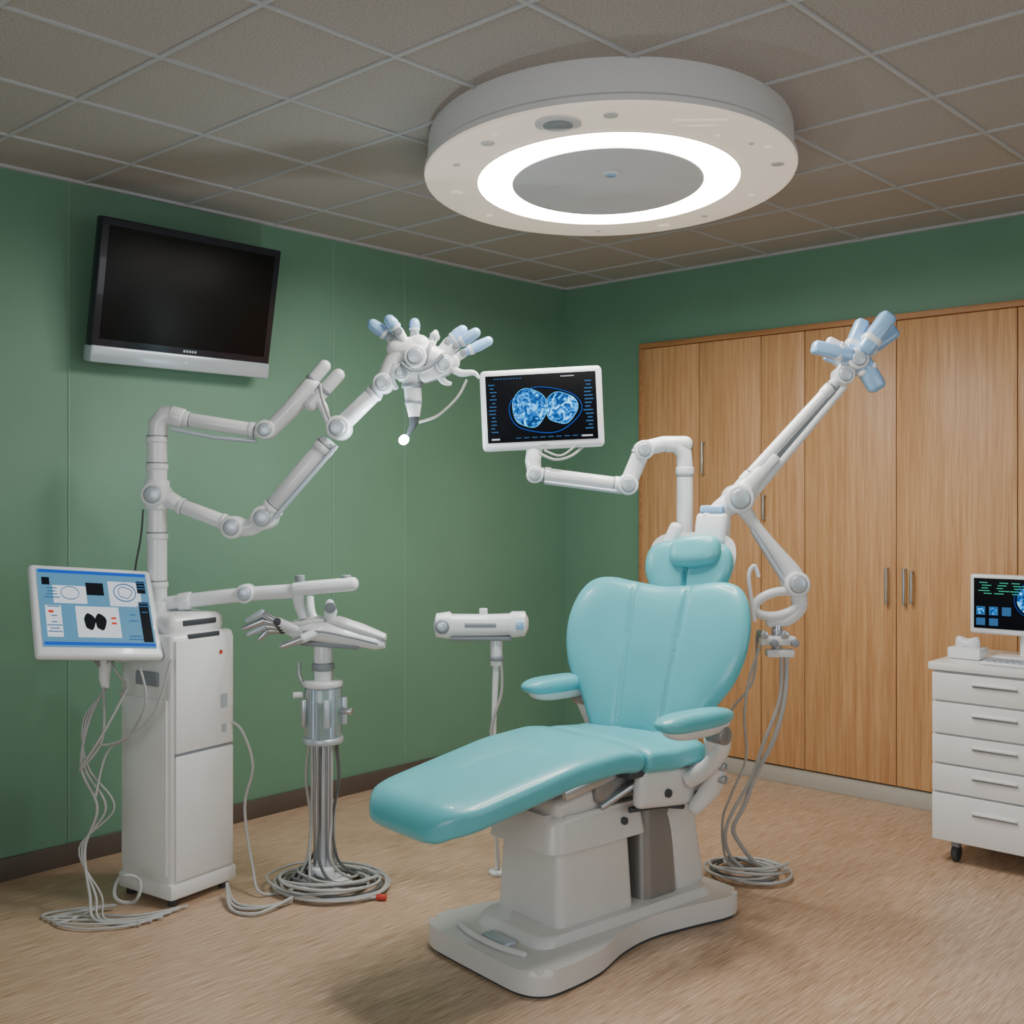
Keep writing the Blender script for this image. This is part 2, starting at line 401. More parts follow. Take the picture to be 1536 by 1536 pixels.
for i,(a,b_) in enumerate([((-.79,1.83),(-.70,1.935)),((-.745,1.79),(-.645,1.90))]):
    tube(g,'gripper_prong_%d'%i,[(a[0],Y-.02*i,a[1]),(b_[0],Y-.02*i,b_[1])],[.026,.024],M_arm,rnd=True)
    cyl(g,'gripper_band_%d'%i,(a[0]+.04,Y-.02*i,a[1]+.0465),(a[0]+.052,Y-.02*i,a[1]+.0605),.027,M_grey)
tube(g,'gripper_thumb',[(-.73,Y-.02,1.82),(-.70,Y-.03,1.78),(-.685,Y-.03,1.73)],[.02,.018,.012],M_arm,smooth=4,rnd=True)
cyl(g,'lower_stub',(px+.04,Y-.01,1.447),(-1.245,Y-.01,1.42),.03,M_arm)
link(g,'lower_link',(-1.25,Y-.01,1.42),(-1.05,Y-.03,1.348),.028)
joint(g,'lower_joint',(-1.03,Y-.03,1.335),.042,.09)
tube(g,'lower_bridge',[(-1.03,Y-.03,1.335),(-.97,Y-.03,1.335),(-.91,Y-.03,1.372)],[.03,.034,.035],M_arm,smooth=4)
joint(g,'elbow_joint',(-.915,Y-.03,1.37),.045,.1)
link(g,'fore_link',(-.91,Y-.04,1.375),(-.67,Y-.06,1.655),.037,.036)
tube(g,'fore_rail',[(-.87,Y-.08,1.37),(-.64,Y-.09,1.635)],.009,M_silver)
joint(g,'fore_joint',(-.635,Y-.06,1.70),.044,.1)
link(g,'wrist_link',(-.64,Y-.06,1.70),(-.49,Y-.08,1.84),.033,.030)
joint(g,'wrist_joint',(-.47,Y-.08,1.862),.036,.08)
tube(g,'gooseneck',[(-.47,Y-.08,1.86),(-.44,Y-.08,1.93),(-.40,Y-.08,1.98),(-.34,Y-.08,2.0)],[.03,.034,.038,.042],M_arm,smooth=5,rnd=True)
cable(g,'wrist_cable',[(-.66,Y-.1,1.72),(-.69,Y-.1,1.80),(-.70,Y-.1,1.86)],.006)
tube(g,'hand_body',[(-.42,Y-.08,1.99),(-.36,Y-.08,1.985),(-.28,Y-.08,1.955),(-.22,Y-.08,1.94)],[.04,.046,.042,.03],M_arm,smooth=4,rnd=True,seg=20)
cyl(g,'hand_ring',(-.315,Y-.08,1.967),(-.30,Y-.08,1.962),.051,M_grey)
joint(g,'hand_hub',(-.35,Y-.08,1.955),.042,.12)
joint(g,'hand_hub_side',(-.40,Y-.08,1.90),.03,.10)
joint(g,'hand_hub_right',(-.245,Y-.08,1.93),.032,.11)
box(g,'hand_cover',(.12,.09,.045),(-.28,Y-.08,1.90),M_arm,.018,rot=Ry(-20),seg=3)
tube(g,'hand_hose',[(-.40,Y-.13,1.93),(-.36,Y-.145,1.90),(-.30,Y-.145,1.915),(-.25,Y-.14,1.96)],.008,M_grey,smooth=5)
finger(g,'finger_1',(-.40,Y-.08,1.98),(-.525,Y-.10,2.088),.024)
finger(g,'finger_2',(-.385,Y-.10,2.0),(-.458,Y-.12,2.105),.023)
finger(g,'finger_3',(-.36,Y-.05,2.0),(-.360,Y-.04,2.110),.021)
finger(g,'finger_4',(-.27,Y-.08,1.97),(-.165,Y-.08,2.07),.022)
finger(g,'finger_5',(-.25,Y-.11,1.95),(-.115,Y-.14,2.05),.021)
finger(g,'finger_6',(-.24,Y-.06,1.93),(-.070,Y-.05,2.03),.020)
finger(g,'finger_7',(-.30,Y-.05,2.0),(-.275,Y-.02,2.06),.02,mt=M_arm)
tube(g,'claw_1',[(-.24,Y-.08,1.93),(-.19,Y-.09,1.90),(-.14,Y-.09,1.90),(-.12,Y-.09,1.88)],[.018,.014,.010,.005],M_arm,smooth=4)
tube(g,'claw_2',[(-.28,Y-.08,1.92),(-.25,Y-.09,1.87),(-.22,Y-.09,1.86)],[.018,.013,.006],M_arm,smooth=4)
tube(g,'claw_3',[(-.42,Y-.1,1.93),(-.44,Y-.1,1.88),(-.42,Y-.1,1.84)],[.018,.013,.009],M_arm,smooth=4)
cyl(g,'probe_mount',(-.37,Y-.08,1.93),(-.365,Y-.08,1.86),.036,M_arm)
cyl(g,'probe_ring',(-.365,Y-.08,1.865),(-.364,Y-.08,1.845),.04,M_grey)
tube(g,'probe_barrel',[(-.364,Y-.08,1.85),(-.36,Y-.08,1.79),(-.358,Y-.08,1.74)],[.033,.030,.020],M_arm,seg=20)
cyl(g,'probe_band',(-.361,Y-.08,1.80),(-.3605,Y-.08,1.785),.032,M_grey)
tube(g,'probe_tip',[(-.358,Y-.08,1.742),(-.362,Y-.08,1.71),(-.385,Y-.08,1.668)],[.02,.014,.006],M_dgrey,seg=16)
tube(g,'probe_light',[(-.394,Y-.08,1.658),(-.397,Y-.08,1.655)],[.017,.017],M_tip,rnd=True)
cable(g,'probe_cable',[(-.34,Y-.09,1.72),(-.27,Y-.09,1.745),(-.2,Y-.09,1.81),(-.165,Y-.09,1.875)],.005)
tube(g,'boom',[(px,Y,1.04),(-1.25,Y-.01,1.055),(-1.0,Y-.03,1.085),(-.80,Y-.05,1.10)],.027,M_arm,smooth=3,seg=20)
cyl(g,'boom_collar',(-1.24,Y-.01,1.055),(-1.19,Y-.015,1.062),.034,M_arm)
joint(g,'boom_joint',(-.985,Y-.03,1.09),.035,.07)
box(g,'boom_head',(.25,.07,.05),(-.69,Y-.06,1.118),M_arm,.02,rot=Ry(-5),seg=3)
for i in range(2): cyl(g,'boom_knob_%d'%i,(-.78+.17*i,Y-.06,1.13),(-.78+.17*i,Y-.06,1.16),.018,M_grey)
tube(g,'boom_drop',[(-.79,Y-.06,1.10),(-.785,Y-.05,1.05),(-.77,Y-.05,1.0)],[.024,.02,.016],M_arm,seg=16)
cable(g,'pole_cable',[(px-.045,Y-.02,1.40),(px-.06,Y,1.3),(px-.09,Y+.02,1.15),(px-.07,Y,1.0)],.004,M_cableD)
# tablet on cart
FT=T(-1.448,3.86,1.052)@Rz(40)@Rx(-40)@Ry(7)
box(g,'tablet_shell',(.425,.035,.385),(0,.018,0),M_arm,.016,F=FT,seg=3)
box(g,'tablet_screen',(.378,.004,.325),(0,-.001,.006),E_pale,.001,F=FT)
Q=FT@T(0,-.003,.006)@Matrix.Diagonal((.86,1,1.08,1))
bars(g,'ui_panels',[(-.10,.05,.13,.07),(.12,.06,.13,.10),(.0,-.055,.17,.12),(-.17,-.055,.06,.12)],E_white,Q,-.001)
bars(g,'ui_dark_blocks',[(.0,.075,.07,.05),(.19,-.05,.04,.16),(.19,.09,.035,.05),(-.19,.10,.03,.03)],E_dark,Q,-.002)
disc(g,'ui_lung_left',(-.035,-.055),.022,.032,E_dark,Q,-.002,wob=.06); disc(g,'ui_lung_right',(.008,-.055),.022,.032,E_dark,Q,-.002,wob=.06)
bars(g,'ui_topbar',[(0,.140,.43,.012),(0,-.140,.43,.012)],E_blue,Q,-.002)
bars(g,'ui_lines',[(random.choice([-.17,.14,.19]),-.12+.012*i,random.uniform(.02,.06),.004) for i in range(20)],E_dim,Q,-.003)
bars(g,'ui_red',[(.06,-.04,.02,.008),(.06,-.06,.02,.008),(-.18,-.02,.02,.01)],E_red,Q,-.003)
outl(g,'ui_ring',(.12,.065),.045,.035,E_dim,Q,-.003,.002)
outl(g,'ui_ring_inner',(.12,.065),.028,.022,E_dim,Q,-.003,.0015,.1)
outl(g,'ui_ring2',(-.10,.055),.035,.025,E_dim,Q,-.003,.0015)
tube(g,'tablet_neck',[(-1.475,3.91,1.0),(-1.485,3.95,.93),(-1.45,4.0,.87),(-1.37,4.06,.86)],.018,M_arm,smooth=4)
cyl(g,'tablet_hub',(-1.46,3.93,.87),(-1.46,4.03,.87),.028,M_grey)
tube(g,'tablet_bracket',[(-1.45,3.95,.87),(-1.455,3.95,.80),(-1.45,3.95,.765)],[.024,.02,.014],M_arm)
rc=lambda s:random.uniform(-s,s)
for i in range(3):
    cable(g,'tablet_cable_%d'%i,[(-1.45+.006*i,3.95,.77),(-1.49-.01*i,3.9,.66),(-1.51+.012*i,3.88,.50),(-1.45+.03*i,3.87,.36),(-1.49-.01*i,3.86,.22),(-1.45+.02*i,3.80,.08),(-1.41+.02*i,3.75,.012),(-1.25+.03*i,3.72+.03*i,.010)],.0055-.001*i,M_cable)
cable(g,'tablet_cable_3',[(-1.43,3.95,.87),(-1.40,3.90,.84),(-1.37,3.92,.78),(-1.40,3.95,.74)],.005)
cable(g,'tablet_cable_4',[(-1.45,3.93,.77),(-1.43,3.86,.60),(-1.50,3.84,.50),(-1.42,3.83,.62),(-1.34,3.86,.78)],.005)
cable(g,'side_cable_0',[(-1.30,3.86,.86),(-1.27,3.84,.74),(-1.33,3.86,.62),(-1.42,3.88,.55),(-1.45,3.85,.4)],.0045,M_cable)
cable(g,'side_cable_1',[(-1.19,3.86,.88),(-1.24,3.84,.70),(-1.36,3.84,.60),(-1.46,3.86,.58)],.004,M_cable)
cable(g,'rear_cable',[(-1.05,4.1,.62),(-1.0,4.1,.58),(-.96,4.1,.45),(-.99,4.1,.30),(-.95,4.05,.1),(-.90,4.0,.012),(-.75,4.1,.012)],.0055,M_cable)
for i in range(4):
    cable(g,'floor_cable_%d'%i,[(-1.40+rc(.04),3.87,.02),(-1.50-.03*i,3.80+rc(.05),.010),(-1.53-.02*i,3.72+.02*i,.010),(-1.42,3.68+.04*i,.010),(-1.28,3.71+.03*i,.010),(-1.20+.02*i,3.80+.03*i,.010)],.0045)
outlpts=[(-1.32+.045*math.cos(a),3.80+.01*math.sin(3*a),.10+.05*math.sin(a)) for a in [2*math.pi*i/12 for i in range(26)]]
tube(g,'plug_loop',outlpts,.006,M_cable,smooth=2,seg=7)
for i in range(3):
    cable(g,'link_cable_%d'%i,[(-1.03,4.0,.05),(-.98,3.92-.03*i,.010),(-.88,3.88-.03*i+rc(.02),.010),(-.78,3.93,.012+.006*i)],.006)

# ------------------------------------------------------------ instrument stand with robot hand
sx,sy=-.705,4.13
g=Grp('robotic_hand_stand',T(sx,sy),T(sx,sy))
cyl(g,'foot_plate',(0,0,0),(0,0,.022),.11,M_arm)
cyl(g,'foot_hub',(0,0,.02),(0,0,.07),.045,M_arm)
cyl(g,'post_left',(-.022,0,.05),(-.022,0,.80),.014,M_steel)
cyl(g,'post_right',(.022,0,.05),(.022,0,.80),.014,M_steel)
cyl(g,'post_core',(0,.015,.05),(0,.015,.56),.018,M_arm)
cyl(g,'acrylic_sleeve',(0,0,.55),(0,0,.745),.07,M_glass)
cyl(g,'sleeve_base',(0,0,.53),(0,0,.555),.076,M_silver); cyl(g,'sleeve_top',(0,0,.74),(0,0,.765),.074,M_arm)
for i in range(5):
    a=2*math.pi*i/5
    cyl(g,'valve_%d'%i,(.078*math.cos(a),.078*math.sin(a),.60),(.078*math.cos(a),.078*math.sin(a),.70),.012,M_steel if i%2 else M_silver)
cyl(g,'valve_knob',(.07,-.03,.655),(.115,-.04,.655),.013,M_steel); cyl(g,'valve_knob_2',(-.07,-.03,.715),(-.105,-.04,.715),.011,M_arm)
tube(g,'lever',[(-.07,0,.74),(-.09,0,.78),(-.09,0,.83)],.007,M_steel)
cyl(g,'neck',(0,0,.76),(0,0,.90),.034,M_arm); cyl(g,'neck_ring',(0,0,.80),(0,0,.83),.042,M_grey)
loft(g,'hand_palm',[(-.13,-.01,.945,.02,.012,2),(-.10,-.01,.95,.055,.028,2.4),(-.03,-.01,.952,.076,.04,2.4),(.05,0,.94,.074,.040,2.4),(.12,.0,.925,.06,.034,2.4),(.20,.0,.905,.046,.028,2.4),(.23,.0,.898,.03,.016,2)],M_arm)
loft(g,'wrist_cover',[(.02,-.005,.985,.03,.01,2),(.06,-.005,.985,.05,.018,2.4),(.15,-.005,.955,.046,.018,2.4),(.235,-.005,.925,.03,.012,2)],M_white)
loft(g,'knuckle_cover',[(-.12,-.01,.975,.04,.008,2),(-.09,-.01,.98,.06,.014,2.4),(-.02,-.01,.99,.055,.014,2.4),(.01,-.01,.99,.03,.008,2)],M_white)
tube(g,'palm_seam',[(-.06,-.083,.955),(0,-.085,.955),(.06,-.078,.945),(.14,-.06,.925),(.21,-.045,.905)],.004,M_grey,smooth=4)
box(g,'cradle',(.22,.09,.02),(.03,0,.90),M_grey,.008,rot=Ry(4))
tips=[(-.27,-.05,1.0),(-.285,-.035,.97),(-.275,-.01,.945),(-.24,.02,.925)]
for i,(tx,ty,tz) in enumerate(tips):
    by=-.06+.032*i; b0=Vector((-.09,by,.955+.006*(1-i)))
    m1=Vector((-.155,by-.005,.99-.014*i)); m2=Vector((-.215,(by+ty)/2,(tz+.02)))
    tube(g,'finger_%d_base'%i,[b0,m1],[.017,.016],M_arm,rnd=True)
    cyl(g,'finger_%d_knuckle'%i,m1-Vector((0,.017,0)),m1+Vector((0,.017,0)),.014,M_dgrey)
    tube(g,'finger_%d_mid'%i,[m1,m2],[.014,.013],M_steel,rnd=True)
    tube(g,'finger_%d_tip'%i,[m2,(tx,ty,tz-.008)],[.0145,.010],M_steel if i%2 else M_silver,rnd=True)
tube(g,'thumb_base',[(0,-.06,.955),(-.06,-.10,.93)],[.02,.017],M_arm,rnd=True)
tube(g,'thumb_tip',[(-.06,-.10,.93),(-.13,-.11,.905)],[.017,.011],M_steel,rnd=True)
tube(g,'upright_clip',[(.02,0,.97),(.03,0,1.02),(.025,0,1.05)],[.02,.024,.016],M_arm,rnd=True)
cyl(g,'clip_disc',(.03,-.03,1.035),(.03,.0,1.035),.02,M_grey)
tube(g,'hanger',[(-.06,.05,1.07),(-.05,.03,1.01),(-.02,.01,.965)],[.016,.018,.02],M_arm,smooth=4)
for i in range(8):
    a=2*math.pi*i/8; cx_=.05*math.cos(a); cy_=.05*math.sin(a)
    k=1+.25*math.sin(i*2.3)
    cable(g,'hose_%d'%i,[(cx_,cy_,.54),(cx_*1.2*k,cy_*1.2,.40),(cx_*.7+.015*math.sin(i),cy_*.8,.24),(cx_*1.1,cy_*1.1-.02,.11),(.10*math.cos(a+.6),.10*math.sin(a+.6),.035),(.17*math.cos(a+1.4),.15*math.sin(a+1.4),.02)],.0055,M_cable if i%3 else M_cableD)
coil(g,'hose_coil_1',(.03,-.02),.20,5,M_cable,.006); coil(g,'hose_coil_2',(.05,-.03),.16,4,M_cableD,.006); coil(g,'hose_coil_3',(.02,-.01),.22,3,M_cable,.005)
cyl(g,'red_plug',(.22,-.16,.012),(.255,-.165,.012),.011,M_red)
cable(g,'plug_lead',[(.22,-.16,.012),(.16,-.18,.012),(.08,-.19,.012)],.005)

# ------------------------------------------------------------ instrument holder (slim stand)
g=Grp('instrument_holder_stand',T(-.10,4.25),T(-.10,4.25))
hz=.955
loft(g,'head_bar',[(-.20,0,hz,.02,.02,2.5),(-.19,0,hz,.045,.045,3),(-.14,0,hz,.05,.052,3),(-.13,0,hz,.045,.043,3),(0,0,hz,.045,.042,3),(.09,0,hz+.003,.045,.042,3),(.10,0,hz+.003,.05,.05,3),(.150,0,hz+.006,.048,.047,3),(.163,0,hz+.006,.02,.02,2.5)],M_arm)
box(g,'head_base',(.24,.07,.018),(-.02,0,hz-.047),M_grey,.006)
cyl(g,'side_dial',(-.165,-.058,hz),(-.165,-.03,hz),.028,M_grey); cyl(g,'side_dial_cap',(-.165,-.062,hz),(-.165,-.05,hz),.018,M_silver)
box(g,'window',(.03,.01,.03),(.13,-.05,hz+.005),M_blue,.004)
box(g,'front_slot',(.12,.006,.016),(-.02,-.044,hz+.005),M_grey,.004)
cyl(g,'top_knob',(-.01,0,hz+.04),(-.01,0,hz+.065),.016,M_arm)
cyl(g,'neck',(.04,0,.90),(.04,0,.80),.024,M_arm); cyl(g,'neck_ring',(.04,0,.84),(.04,0,.82),.029,M_grey)
tube(g,'post',[(.04,0,.81),(.03,0,.5),(.045,0,.02)],[.014,.009,.008],M_arm,smooth=5)
cyl(g,'foot',(.045,0,0),(.045,0,.015),.035,M_arm)
cable(g,'hose',[(.055,-.01,.85),(.06,-.01,.7),(.02,-.02,.55),(.035,-.02,.3),(.05,-.05,.03)],.006)

# ------------------------------------------------------------ dental chair
g=Grp('dental_chair',T(.284,3.70)@Rz(39.7))
bo=[(-.53,-.12),(-.525,-.21),(-.495,-.268),(-.43,-.288),(-.25,-.268),(-.08,-.205),(.08,-.18),(.25,-.20),(.40,-.225),(.47,-.21),(.50,-.15)]
bo=bo+[(a,-b_) for a,b_ in bo[::-1]]
bo=[(p.x,p.y) for p in catmull([(a,b_,0) for a,b_ in bo],5,True)]
prism(g,'base_rubber',[(x*.985,y*.98) for x,y in bo],0,.014,M_dgrey,0)
prism(g,'base_plate',bo,.010,.078,M_ped,.022,seg=4)
def rr(x0,x1,y0,y1,r,n=6):
    P=[]
    for cx_,cy_,a0 in((x1-r,y1-r,0),(x0+r,y1-r,90),(x0+r,y0+r,180),(x1-r,y0+r,270)):
        for i in range(n+1):
            a=R(a0+90*i/n); P.append((cx_+r*math.cos(a),cy_+r*math.sin(a)))
    return P
prism(g,'base_step',rr(-.40,.42,-.17,.18,.06),.074,.108,M_ped,.014,top=.95)
tube(g,'foot_control',[(-.455,-.16,.086),(-.478,-.08,.088),(-.482,0,.088),(-.478,.08,.088),(-.455,.16,.086)],.010,M_ped,smooth=4,rnd=True)
box(g,'foot_pedal',(.05,.12,.018),(-.44,-.02,.085),M_silver,.008)
prism(g,'pedestal_lower',rr(-.29,.05,-.13,.18,.03),.10,.335,M_ped,.012,top=.93)
prism(g,'pedestal_collar',rr(-.265,.04,-.115,.17,.03),.33,.35,M_pedg,.003)
prism(g,'pedestal_head',rr(-.33,.10,-.15,.19,.05),.345,.455,M_ped,.03,top=.92,seg=4)
box(g,'head_cover',(.30,.29,.09),(-.14,.02,.48),M_ped,.03,rot=Ry(-10),seg=3)
prism(g,'rear_column',rr(.09,.27,-.13,.12,.04),.09,.50,M_pedg,.01,top=.84)
box(g,'rear_column_cover',(.16,.26,.34),(.31,.01,.25),M_ped,.03,rot=Ry(-12),seg=3)
box(g,'carriage',(.46,.30,.09),(.09,0,.515),M_pedg,.02,seg=3)
box(g,'carriage_side',(.36,.05,.13),(.16,-.20,.495),M_ped,.024,rot=Ry(6),seg=3)
box(g,'carriage_side_far',(.36,.05,.13),(.16,.20,.495),M_ped,.024,rot=Ry(6),seg=3)
cyl(g,'pivot_near',(.27,-.245,.54),(.27,-.16,.54),.055,M_ped); cyl(g,'pivot_near_cap',(.27,-.252,.54),(.27,-.24,.54),.032,M_pedg)
cyl(g,'pivot_bolt',(.10,-.235,.485),(.10,-.22,.485),.014,M_dgrey)
cyl(g,'pivot_bolt_2',(.24,-.235,.46),(.24,-.22,.46),.012,M_dgrey)
cyl(g,'head_bolt',(-.02,-.155,.40),(-.02,-.13,.40),.012,M_dgrey)
box(g,'leg_rail',(.42,.16,.03),(-.22,0,.555),M_dgrey,.01,rot=Ry(-9))
box(g,'leg_rail_near',(.30,.02,.035),(-.14,-.15,.55),M_steel,.006,rot=Ry(-10))
tube(g,'linkage',[(-.12,-.14,.46),(.02,-.18,.53),(.12,-.19,.55)],.013,M_steel,smooth=3)
tube(g,'linkage_2',[(-.02,-.17,.44),(.1,-.2,.44),(.2,-.2,.42)],.010,M_dgrey,smooth=3)
box(g,'under_seat_pan',(.32,.44,.03),(.09,0,.565),M_dgrey,.01)
def topz(p):
    K=[(-.80,.552),(-.75,.577),(-.5,.622),(-.3,.658),(-.12,.670),(0,.655),(.12,.645),(.26,.65)]
    for (a,za),(b_,zb) in zip(K,K[1:]):
        if p<=b_:
            t=(p-a)/(b_-a); t=max(0,t); return za+(zb-za)*t
    return K[-1][1]
def cushion(name,p0,p1,w0,w1,th,endr,ex=4.0,n=34,er=.045):
    st=[]
    for i in range(n+1):
        t=i/n; p=p0+(p1-p0)*(.5-.5*math.cos(math.pi*t))
        e0=min(1,(p-p0)/endr); ez=min(1,(p-p0)/er); e1=min(1,(p1-p)/(.03))
        k=(1-(1-e0)**2)**.5; kz=(1-(1-ez)**2)**.5; k1=(1-(1-e1)**2)**.5
        hw=(w0+(w1-w0)*t)*(.48+.52*k)*(1-(1-k1)*.05)
        st.append((p,0,topz(p)-th/2,max(hw,.02),max(th/2*min(kz,k1),.003),ex))
    loft(g,name,st,M_teal,n=72)
cushion('leg_cushion',-.805,-.035,.230,.262,.098,.15)
cushion('seat_cushion',-.03,.27,.262,.25,.10,.02)
box(g,'leg_shell',(.55,.34,.02),(-.38,0,.545),M_ped,.01,rot=Ry(-10.5))
# backrest
FBk=T(.446,3.825,.595)@Rz(-36.9)@Rx(-19)
half=[(0,.02),(.10,.0),(.172,.012),(.212,.05),(.262,.14),(.322,.225),(.352,.305),(.362,.38),(.358,.445),(.338,.51),(.305,.556),(.26,.578),(.205,.582),(.14,.574),(.07,.566),(0,.56)]
ol=half+[(-x_,z_) for x_,z_ in half[-2:0:-1]]
ol=[(p.x,p.y) for p in catmull([(a,b_,0) for a,b_ in ol],9,True)]
def gr(X,Z):
    xs_=.085+.045*max(0,Z-.05)
    return .013*math.exp(-((abs(X)-xs_)/.010)**2)
puff(g,'backrest_cushion',ol,M_teal,.05,.02,F=FBk,rings=60,curve=.28,groove=gr,pw=7)
puff(g,'backrest_shell',[(x_*.93,.3+(z_-.3)*.93) for x_,z_ in ol],M_ped,.0,.05,F=FBk@T(0,.015,0),rings=12,curve=.28,pw=6)
box(g,'back_hinge',(.20,.06,.16),(0,.06,.06),M_ped,.02,F=FBk)
# headrest
FH=T(.637,3.97,1.185)@Rz(-34)@Rx(-14)
hh=[(0,-.105),(.06,-.11),(.12,-.09),(.16,-.03),(.168,.03),(.148,.08),(.09,.105),(0,.108)]
ho=hh+[(-a,b_) for a,b_ in hh[-2:0:-1]]
ho=[(p.x,p.y) for p in catmull([(a,b_,0) for a,b_ in ho],7,True)]
puff(g,'headrest_cushion',ho,M_teal,.045,.03,F=FH,rings=32,curve=.5,groove=lambda X,Z:.022*math.exp(-((X+.0)/.009)**2),pw=5)
puff(g,'headrest_pillow',[(.098*math.copysign(abs(math.cos(a))**.7,math.cos(a)),.058*math.copysign(abs(math.sin(a))**.7,math.sin(a))) for a in [2*math.pi*i/48+.01 for i in range(48)]],M_teal,.035,.02,F=FH@T(.035,-.045,.06)@Ry(-6)@Rx(-6),rings=18,pw=4)
puff(g,'headrest_back',[(x_*1.0,z_+.02) for x_,z_ in ho],M_ped,.0,.05,F=FH@T(.0,.02,.015),rings=10,curve=.5)
box(g,'headrest_block',(.12,.07,.12),(.06,.03,.155),M_arm,.02,F=FH,seg=3)
box(g,'headrest_clip',(.09,.05,.03),(.06,.02,.225),M_blue,.008,F=FH)
box(g,'headrest_wing',(.05,.04,.10),(-.13,.02,.09),M_arm,.018,F=FH@Ry(20),seg=3)
box(g,'headrest_bar',(.05,.025,.24),(0,.075,-.08),M_steel,.006,F=FH)
def arm(nm,x,y,z,s):
    o=[(.17*math.copysign(abs(math.cos(a))**.6,math.cos(a)),.050*(1.0-.12*math.cos(a))*math.copysign(abs(math.sin(a))**.75,math.sin(a))) for a in [2*math.pi*i/56+.01 for i in range(56)]]
    Fp=g.E@T(x,y,z)@Rx(-90)
    puff(g,nm+'_pad',o,M_teal,.030,.032,F=Fp,rings=14,pw=4)
    puff(g,nm+'_under',[(a*.88,b_*.8) for a,b_ in o],M_ped,.0,.037,F=Fp@T(.01,.018,0),rings=8,pw=4)
    tube(g,nm+'_post',[(x+.10,y,z-.03),(x+.13,y,z-.10),(x+.13,y-s*.06,z-.18),(x+.12,y-s*.13,z-.23)],[.03,.028,.028,.03],M_ped,smooth=5,seg=18)
    cyl(g,nm+'_pivot',(x+.11,y-.035,z-.06),(x+.11,y+.035,z-.06),.03,M_pedg)
arm('armrest_near',.08,-.36,.745,-1); arm('armrest_far',.105,.30,.775,1)
tube(g,'near_side_strut',[(.20,-.33,.66),(.24,-.31,.60),(.26,-.28,.50),(.22,-.24,.42)],[.03,.035,.035,.025],M_ped,smooth=4,rnd=True)
for i in range(4): cyl(g,'strut_bolt_%d'%i,(.215+.012*i,-.372+.01*i,.66-.045*i),(.215+.012*i,-.33+.01*i,.66-.045*i),.014,M_steel)

# ------------------------------------------------------------ monitor on articulated arm
Y=4.13
g=Grp('medical_monitor_arm',T(.645,Y),I4)
mx=.645
cyl(g,'pole_foot',(mx,Y,.0),(mx,Y,.10),.045,M_arm)
tube(g,'pole',[(mx,Y,.05),(mx,Y,1.56),(mx-.003,Y,1.61),(mx-.03,Y,1.64),(mx-.07,Y,1.642)],.03,M_arm,seg=22)
cyl(g,'pole_collar',(mx,Y,1.53),(mx,Y,1.56),.034,M_arm); cyl(g,'pole_seam',(mx,Y,1.522),(mx,Y,1.53),.0315,M_grey)
joint(g,'shoulder',(mx-.155,Y,1.622),.036,.09)
tube(g,'shoulder_bar',[(mx,Y,1.645),(mx-.08,Y,1.645),(mx-.16,Y,1.625)],.030,M_arm,rnd=True)
link(g,'drop_link',(mx-.16,Y,1.62),(mx-.21,Y,1.50),.032)
joint(g,'elbow',(mx-.215,Y,1.492),.038,.09)
link(g,'reach_link',(mx-.22,Y,1.490),(.10,Y,1.532),.027)
tube(g,'reach_rail',[(mx-.24,Y-.02,1.465),(.12,Y-.02,1.502)],.008,M_silver)
joint(g,'wrist',(.085,Y,1.530),.032,.08)
tube(g,'wrist_neck',[(.085,Y,1.535),(.078,Y,1.58),(.085,Y+.02,1.63)],[.028,.03,.03],M_arm,rnd=True)
cable(g,'monitor_cable',[(.10,Y-.03,1.61),(.16,Y-.04,1.585),(.22,Y-.03,1.60),(.27,Y,1.64)],.005)
cable(g,'monitor_cable_2',[(.12,Y-.03,1.62),(.18,Y-.04,1.60),(.24,Y-.02,1.64)],.004)
FM=T(.11,Y-.02,1.776)@Rz(-4)@Ry(-2.6)
box(g,'monitor_shell',(.455,.04,.302),(0,.02,0),M_arm,.018,F=FM,seg=4)
box(g,'monitor_screen',(.410,.004,.250),(0,-.001,.004),E_navy,.001,F=FM)
Q=FM@T(0,-.003,.004)
disc(g,'scan_left',(-.045,.0),.064,.070,M_scan,Q,-.001,wob=.05)
disc(g,'scan_right',(.072,-.005),.060,.058,M_scan,Q,-.0012,wob=.06)
outl(g,'scan_outline',(.01,-.01),.135,.085,E_blue,Q,-.002,.0014,.04)
outl(g,'scan_outline_l',(-.045,.0),.065,.072,E_cyan,Q,-.002,.0010,.05)
outl(g,'scan_outline_r',(.072,-.005),.06,.058,E_cyan,Q,-.002,.0010,.06)
outl(g,'scan_inner_l',(-.04,.012),.036,.03,E_blue,Q,-.002,.0009,.12)
outl(g,'scan_inner_r',(.07,-.01),.03,.026,E_blue,Q,-.002,.0009,.14)
B=[];C_=[]
for i in range(14):
    z=-.085+.0135*i
    B.append((-.18+rc(.004),z,random.uniform(.012,.03),.004)); B.append((.175+rc(.004),z,random.uniform(.015,.035),.005))
for i in range(9): C_.append((-.17+.012*i,.112,.008,.003)); C_.append((-.09+.03*i,-.11,.02,.003))
bars(g,'ui_side_marks',B,E_dim,Q,-.0015); bars(g,'ui_text',C_,E_dim,Q,-.0015)
bars(g,'ui_caption',[(-.175,-.112,.03,.006),(.165,-.112,.04,.006),(.1,.112,.05,.003)],E_white,Q,-.0015)
bars(g,'logo',[(i*.008-.01,-.136,.006,.005) for i in range(4)],M_grey,FM,-.0015)

